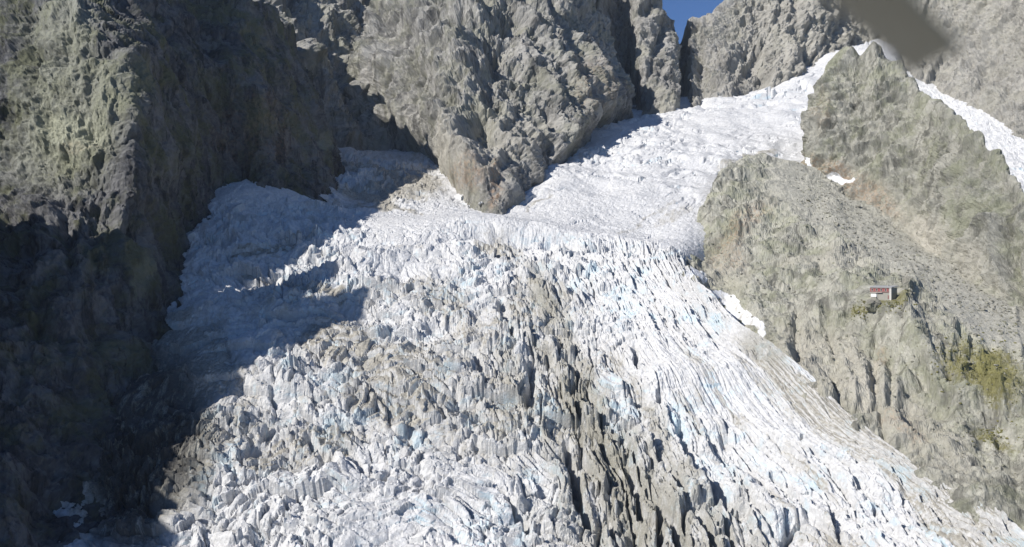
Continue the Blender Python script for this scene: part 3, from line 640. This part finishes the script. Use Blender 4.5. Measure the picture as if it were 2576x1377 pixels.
# ------------------------------------------------------------------ ground far below, so that nothing hangs in space
gm = NT('valley_ground'); gm.put(gm.b.inputs['Base Color'], gm.mix(gm.noise(0.01, detail=8), (0.16, 0.15, 0.12), (0.24, 0.235, 0.2))); gm.b.inputs['Roughness'].default_value = 0.95
xs = np.linspace(-2500, 2500, 60); ys = np.linspace(-2000, 4000, 60)
GX, GYY = np.meshgrid(xs, ys)
GZ = -260 + 12 * fbm(np.stack([GX.ravel() / 400, GYY.ravel() / 400, GX.ravel() * 0], 1), 3, 900).reshape(GX.shape)
structure(grid_mesh('ground', np.stack([GX, GYY, GZ], 2), gm.m), 'valley floor far below the glacier', 'ground')

# ------------------------------------------------------------------ rotor blade
def mat_simple(name, c1, c2, scale=3.0, rough=0.6, metal=0.0):
    t = NT(name); t.put(t.b.inputs['Base Color'], t.mix(t.noise(scale, detail=6), c1, c2))
    t.b.inputs['Roughness'].default_value = rough; t.b.inputs['Metallic'].default_value = metal
    return t.m
def mesh_obj(name, verts, faces, mat, parent=None, smooth=False):
    me = bpy.data.meshes.new(name); me.from_pydata([tuple(v) for v in verts], [], faces); me.update()
    me.materials.append(mat)
    if smooth: me.polygons.foreach_set('use_smooth', [True] * len(me.polygons))
    o = bpy.data.objects.new(name, me); col.objects.link(o)
    if parent: o.parent = parent
    return o
def thing(name, label, cat, loc=(0, 0, 0), rotz=0.0, group=None):
    o = bpy.data.objects.new(name, None); col.objects.link(o)
    o.location = loc; o.rotation_euler = (0, 0, rotz); o.empty_display_size = 0.5
    o['label'] = label; o['category'] = cat
    if group: o['group'] = group
    return o

m_blade = mat_simple('blade_paint', (0.30, 0.30, 0.27), (0.36, 0.355, 0.32), 2.0, 0.5)
m_edge = mat_simple('blade_edge_steel', (0.34, 0.34, 0.33), (0.42, 0.42, 0.40), 6.0, 0.4, 0.6)
HB = 1.5
def on_plane(px, py):
    Y = HB / ((CY - py) / F); return np.array([(px - CX) / F * Y, Y, HB])
A0, A1 = on_plane(2075, 0), on_plane(2292, 182)      # left (trailing) edge
B0, B1 = on_plane(2318, 0), on_plane(2420, 112)      # right (leading) edge
A_r = A0 + (A0 - A1) * 1.55; B_r = B0 + (B0 - B1) * 2.6
def airfoil(a, b, n=14):
    ring = []
    up = np.array([0, 0, 1.0]); ch = np.linalg.norm(b - a)
    for sgn in (1, -1):
        for k in range(n):
            t = k / n if sgn > 0 else 1 - k / n
            x = t; th = 0.10 * 5 * (0.2969 * math.sqrt(max(1 - x, 0)) - 0.126 * (1 - x) - 0.3516 * (1 - x) ** 2 + 0.2843 * (1 - x) ** 3 - 0.1015 * (1 - x) ** 4)
            ring.append(a + (b - a) * x + up * (th * ch * (0.65 if sgn > 0 else -0.45)))
    return ring
root = thing('rotor_blade', 'dark grey helicopter rotor blade reaching in from the top right edge', 'rotor blade', tuple((A_r + B_r) / 2))
off = (A_r + B_r) / 2
vs, fs = [], []
stn = [0, 0.2, 0.4, 0.6, 0.8, 0.96, 1.0]
for t in stn:
    a = A_r + (A1 - A_r) * t; b = B_r + (B1 - B_r) * t
    vs += [p - off for p in airfoil(a, b)]
n = 28
for i in range(len(stn) - 1):
    for k in range(n):
        fs.append((i * n + k, i * n + (k + 1) % n, (i + 1) * n + (k + 1) % n, (i + 1) * n + k))
fs.append(tuple(range(n))[::-1]); fs.append(tuple(range((len(stn) - 1) * n, len(stn) * n)))
mesh_obj('blade_skin', vs, fs, m_blade, root, True)

# ------------------------------------------------------------------ hut
dg = bpy.context.evaluated_depsgraph_get()
def bvh_of(o):
    me = o.data; nv = len(me.vertices); co = np.empty(nv * 3, np.float32); me.vertices.foreach_get('co', co)
    nl = len(me.loops); li = np.empty(nl, np.int32); me.loops.foreach_get('vertex_index', li)
    return BVHTree.FromPolygons(co.reshape(-1, 3).tolist(), li.reshape(-1, 4).tolist())
bvh = bvh_of(slope)
def hit(px, py):
    d = Vector(((px - CX) / F, 1.0, (CY - py) / F)).normalized()
    loc, nrm, _, _ = bvh.ray_cast(Vector((0, 0, 0)), d)
    return loc, nrm

def box(x0, x1, y0, y1, z0, z1):
    v = [(x, y, z) for z in (z0, z1) for x, y in ((x0, y0), (x1, y0), (x1, y1), (x0, y1))]
    return v, [(3, 2, 1, 0), (4, 5, 6, 7), (0, 1, 5, 4), (1, 2, 6, 5), (2, 3, 7, 6), (3, 0, 4, 7)]
def boxes(name, lst, mat, parent):
    vs, fs = [], []
    for b in lst:
        v, f = box(*b); k = len(vs); vs += v; fs += [tuple(i + k for i in q) for q in f]
    return mesh_obj(name, vs, fs, mat, parent)

m_red = mat_simple('faded_red_timber', (0.15, 0.075, 0.070), (0.24, 0.13, 0.12), 1.5, 0.8)
m_shut = mat_simple('red_shutter_paint', (0.24, 0.03, 0.035), (0.30, 0.045, 0.05), 2.0, 0.6)
m_stone = mat_simple('hut_stone', (0.22, 0.213, 0.188), (0.32, 0.31, 0.275), 1.6, 0.9)
m_plast = mat_simple('pale_plaster', (0.42, 0.41, 0.38), (0.52, 0.51, 0.47), 1.0, 0.85)
m_roof = mat_simple('metal_roof', (0.36, 0.36, 0.36), (0.46, 0.46, 0.455), 0.8, 0.5, 0.2)
m_white = mat_simple('white_panel', (0.74, 0.74, 0.73), (0.80, 0.80, 0.80), 1.0, 0.5)
m_glass = mat_simple('window_glass', (0.03, 0.035, 0.04), (0.05, 0.055, 0.06), 1.0, 0.1)
m_frame = mat_simple('pale_window_frame', (0.36, 0.34, 0.31), (0.46, 0.44, 0.40), 1.0, 0.6)
_h0, _ = hit(2222, 753)
HY = (_h0.y if _h0 is not None else 485.0) + 2.5
hx, hy, hz = P(2222, 748, HY)
hut = thing('mountain_hut', 'small red and stone mountain hut perched on the rocky slope', 'hut', (hx, hy, hz), -math.radians(48))
# local: front faces -y, right end faces +x
boxes('base_wall', [(-1.6, 6.1, -3.6, 3.8, -7.0, 3.0)], m_stone, hut)
boxes('upper_wall', [(-6.2, 6.1, -4.0, 4.0, 3.0, 5.9)], m_red, hut)
boxes('end_wall', [(6.1, 6.5, -4.1, 4.1, -7.0, 5.9)], m_stone, hut)
boxes('corner_pillar', [(5.4, 6.55, -4.25, -4.02, -3.0, 5.9)], m_plast, hut)
rv = [(-6.9, -4.8, 5.9), (7.0, -4.8, 5.9), (7.0, 4.8, 6.7), (-6.9, 4.8, 6.7), (-6.9, -4.8, 6.25), (7.0, -4.8, 6.25), (7.0, 4.8, 7.05), (-6.9, 4.8, 7.05)]
rf = mesh_obj('roof', rv, [(3, 2, 1, 0), (4, 5, 6, 7), (0, 1, 5, 4), (1, 2, 6, 5), (2, 3, 7, 6), (3, 0, 4, 7)], m_roof, hut)
boxes('chimney', [(2.0, 2.7, 1.0, 1.7, 6.4, 7.9)], m_stone, rf)
boxes('balcony', [(-6.2, 1.2, -4.9, -4.05, 2.75, 2.95)], m_frame, hut)
for x in (-4.9, -2.2, 0.5, 3.2):
    w = boxes('window', [(x - 0.45, x + 0.45, -4.03, -4.0, 3.9, 5.1)], m_glass, hut)
    boxes('frame', [(x - 0.6, x - 0.45, -4.08, -4.0, 3.75, 5.25), (x + 0.45, x + 0.6, -4.08, -4.0, 3.75, 5.25), (x - 0.449, x + 0.449, -4.08, -4.0, 5.1, 5.25), (x - 0.449, x + 0.449, -4.08, -4.0, 3.75, 3.9)], m_frame, w)
    boxes('shutter', [(x - 1.15, x - 0.62, -4.1, -4.0, 3.8, 5.2)], m_shut, hut)
    boxes('shutter', [(x + 0.62, x + 1.15, -4.1, -4.0, 3.8, 5.2)], m_shut, hut)
boxes('door', [(4.2, 5.1, -3.68, -3.6, -0.9, 1.3)], m_red, hut)
boxes('support_post', [(-6.0, -5.75, -3.9, -3.65, -7.0, 3.0)], m_frame, hut)
boxes('support_post', [(-1.95, -1.7, -3.9, -3.65, -7.0, 3.0)], m_frame, hut)
tk = thing('storage_box', 'white storage box standing under the overhanging red upper floor of the hut', 'box', (hx, hy, hz), -math.radians(48))
boxes('body', [(-5.4, -2.2, -4.6, -2.6, 0.3, 1.9)], m_white, tk)
boxes('lid', [(-5.5, -2.1, -4.7, -2.5, 1.9, 2.05)], m_white, tk)
boxes('plinth', [(-5.3, -2.3, -4.5, -2.7, -0.8, 0.3)], m_stone, tk)

# ------------------------------------------------------------------ boulders
m_boul = rock_material('boulder_rock', (0.26, 0.25, 0.215), (0.38, 0.365, 0.31), (0.15, 0.145, 0.125), (0.25, 0.26, 0.18), 0.5, 2.0)
rng = random.Random(5)
def hull_mesh(name, seed, n, stretch, cuts, rough):
    """angular rock: the hull of random points, subdivided and roughened"""
    import bmesh
    rg = random.Random(seed); bm = bmesh.new()
    for k in range(n):
        v = Vector((rg.gauss(0, 1), rg.gauss(0, 1), rg.gauss(0, 1))).normalized() * rg.uniform(0.8, 1.05)
        bm.verts.new((v.x * stretch[0], v.y * stretch[1], v.z * stretch[2]))
    r = bmesh.ops.convex_hull(bm, input=bm.verts)
    bmesh.ops.delete(bm, geom=[g for g in r['geom_interior'] if isinstance(g, bmesh.types.BMVert)], context='VERTS')
    bmesh.ops.subdivide_edges(bm, edges=bm.edges[:], cuts=cuts, use_grid_fill=True)
    bmesh.ops.triangulate(bm, faces=bm.faces[:])
    co = np.array([v.co[:] for v in bm.verts]); s0 = min(stretch)
    dd = 1 + rough * (fbm(co / s0 * 2.5 + seed, 3, seed) + 0.6 * fbm(co / s0 * 9 + seed, 2, seed + 3))
    for v, c_ in zip(bm.verts, co * dd[:, None]): v.co = c_
    me = bpy.data.meshes.new(name); bm.to_mesh(me); bm.free(); me.materials.append(m_boul)
    return me
def boulder_mesh(seed): return hull_mesh('boulder', seed + 3, 16, (1.2, 0.95, 0.75), 2, 0.03)
bmeshes = [boulder_mesh(k) for k in range(5)]
for nm, lab, cx_, cy_, dz_, sc_, rz_ in [('rock_outcrop', 'dark crag standing just right of and above the mountain hut', 2283, 722, 1.0, (5.6, 5.2, 6.4), 0.6), ('rock_outcrop', 'pale rock ledge under the storage box of the mountain hut', 2200, 772, 1.2, (8.5, 5.5, 5.0), 1.1)]:
    loc, nrm = hit(cx_, cy_)
    if loc is None: continue
    me = hull_mesh(nm, int(cx_), 26, sc_, 7, 0.09)
    o = bpy.data.objects.new(nm, me); col.objects.link(o); o.location = loc + Vector((0, 1.5, dz_)); o.rotation_euler = (0, 0.1, rz_)
    o['label'] = lab; o['category'] = 'rock'
spots = 0
for k in range(400):
    t = rng.random(); px_ = 2020 + 520 * t; py_ = 470 + 330 * t + rng.uniform(-55, 60)
    loc, nrm = hit(px_, py_)
    if loc is None or nrm.z < 0.2: continue
    o = bpy.data.objects.new('boulder', bmeshes[spots % 5]); col.objects.link(o)
    r = 0.7 + 1.5 * rng.random() ** 3
    o.location = loc + Vector((0, 0, 0.3 * r)); o.scale = (r, r, r); o.rotation_euler = (rng.uniform(0, 0.5), rng.uniform(0, 0.5), rng.uniform(0, 6))
    o['label'] = 'small pale boulder lying on the scree slope below the rock pyramid'; o['category'] = 'boulder'; o['group'] = 'boulders on the scree slope'
    spots += 1
    if spots >= 90: break

# loose rubble and tufts, too many and too small to count
def scatter(name, label, cat, mat, n, region, size, flat, seed, squash=0.7):
    rg = random.Random(seed); protos = []
    for k in range(6):
        m = hull_mesh('proto', seed + 40 + k, 12, (1.2, 0.95, squash), 1, 0.0)
        co = np.empty(len(m.vertices) * 3, np.float32); m.vertices.foreach_get('co', co)
        protos.append((co.reshape(-1, 3), [tuple(p.vertices) for p in m.polygons])); bpy.data.meshes.remove(m)
    vs, fs, off, got = [], [], 0, 0
    for k in range(n * 4):
        q = region(rg)
        if q is None: continue
        loc, nrm = hit(*q)
        if loc is None or nrm.z < flat: continue
        co, f = protos[k % 6]; r = size[0] + (size[1] - size[0]) * rg.random() ** 3; a = rg.uniform(0, 6.28); ca, sa = math.cos(a), math.sin(a)
        w = co @ np.array([[ca, sa, 0], [-sa, ca, 0], [0, 0, 1]]) * r + np.array(loc) + [0, 0, 0.15 * r]
        vs.extend(w.tolist()); fs.extend([tuple(i + off for i in p) for p in f]); off += len(co); got += 1
        if got >= n: break
    o = mesh_obj(name, vs, fs, mat); o['kind'] = 'stuff'; o['label'] = label; o['category'] = cat
def on_slope(rg):
    t = rg.random(); return 1760 + 830 * t, 450 + 480 * t + rg.uniform(-60, 520) * (0.35 + 0.65 * rg.random())
def on_scree(rg):
    t = rg.random(); return 2000 + 560 * t, 465 + 340 * t + rg.gauss(0, 40)
def on_grass(rg):
    c_ = rg.choice([(2430, 915, 70, 45), (2430, 915, 110, 70), (2505, 1095, 55, 18), (2230, 768, 50, 12), (2165, 785, 22, 14), (2540, 940, 55, 90)])
    return rg.gauss(c_[0], c_[2] * 0.7), rg.gauss(c_[1], c_[3] * 0.7)
scatter('rubble', 'loose pale stones strewn over the scree and ledges of the slope', 'rubble', m_boul, 2600, lambda rg: on_scree(rg) if rg.random() < 0.6 else on_slope(rg), (0.3, 1.3), 0.25, 11)
m_tuft = mat_simple('alpine_grass_tufts', (0.085, 0.09, 0.028), (0.20, 0.18, 0.06), 1.3, 0.9)
scatter('grass', 'yellow-green tufts of alpine grass on the ledges below the hut', 'grass', m_tuft, 900, on_grass, (0.25, 1.0), 0.1, 12, 0.6)

# ------------------------------------------------------------------ air
hm = bpy.data.materials.new('thin_blue_air'); hm.use_nodes = True
ht = hm.node_tree; ht.nodes.remove(ht.nodes['Principled BSDF'])
pv = ht.nodes.new('ShaderNodeVolumePrincipled'); pv.inputs['Color'].default_value = (0.78, 0.88, 1.0, 1); pv.inputs['Density'].default_value = 0.000025
pv.inputs['Anisotropy'].default_value = 0.0
ht.links.new(pv.outputs[0], ht.nodes['Material Output'].inputs['Volume'])
v, f = box(-2600, 2600, -2100, 4100, -300, 1100)
hz_o = mesh_obj('haze', v, f, hm); hz_o['kind'] = 'stuff'; hz_o['label'] = 'thin bluish mountain air'; hz_o['category'] = 'haze'
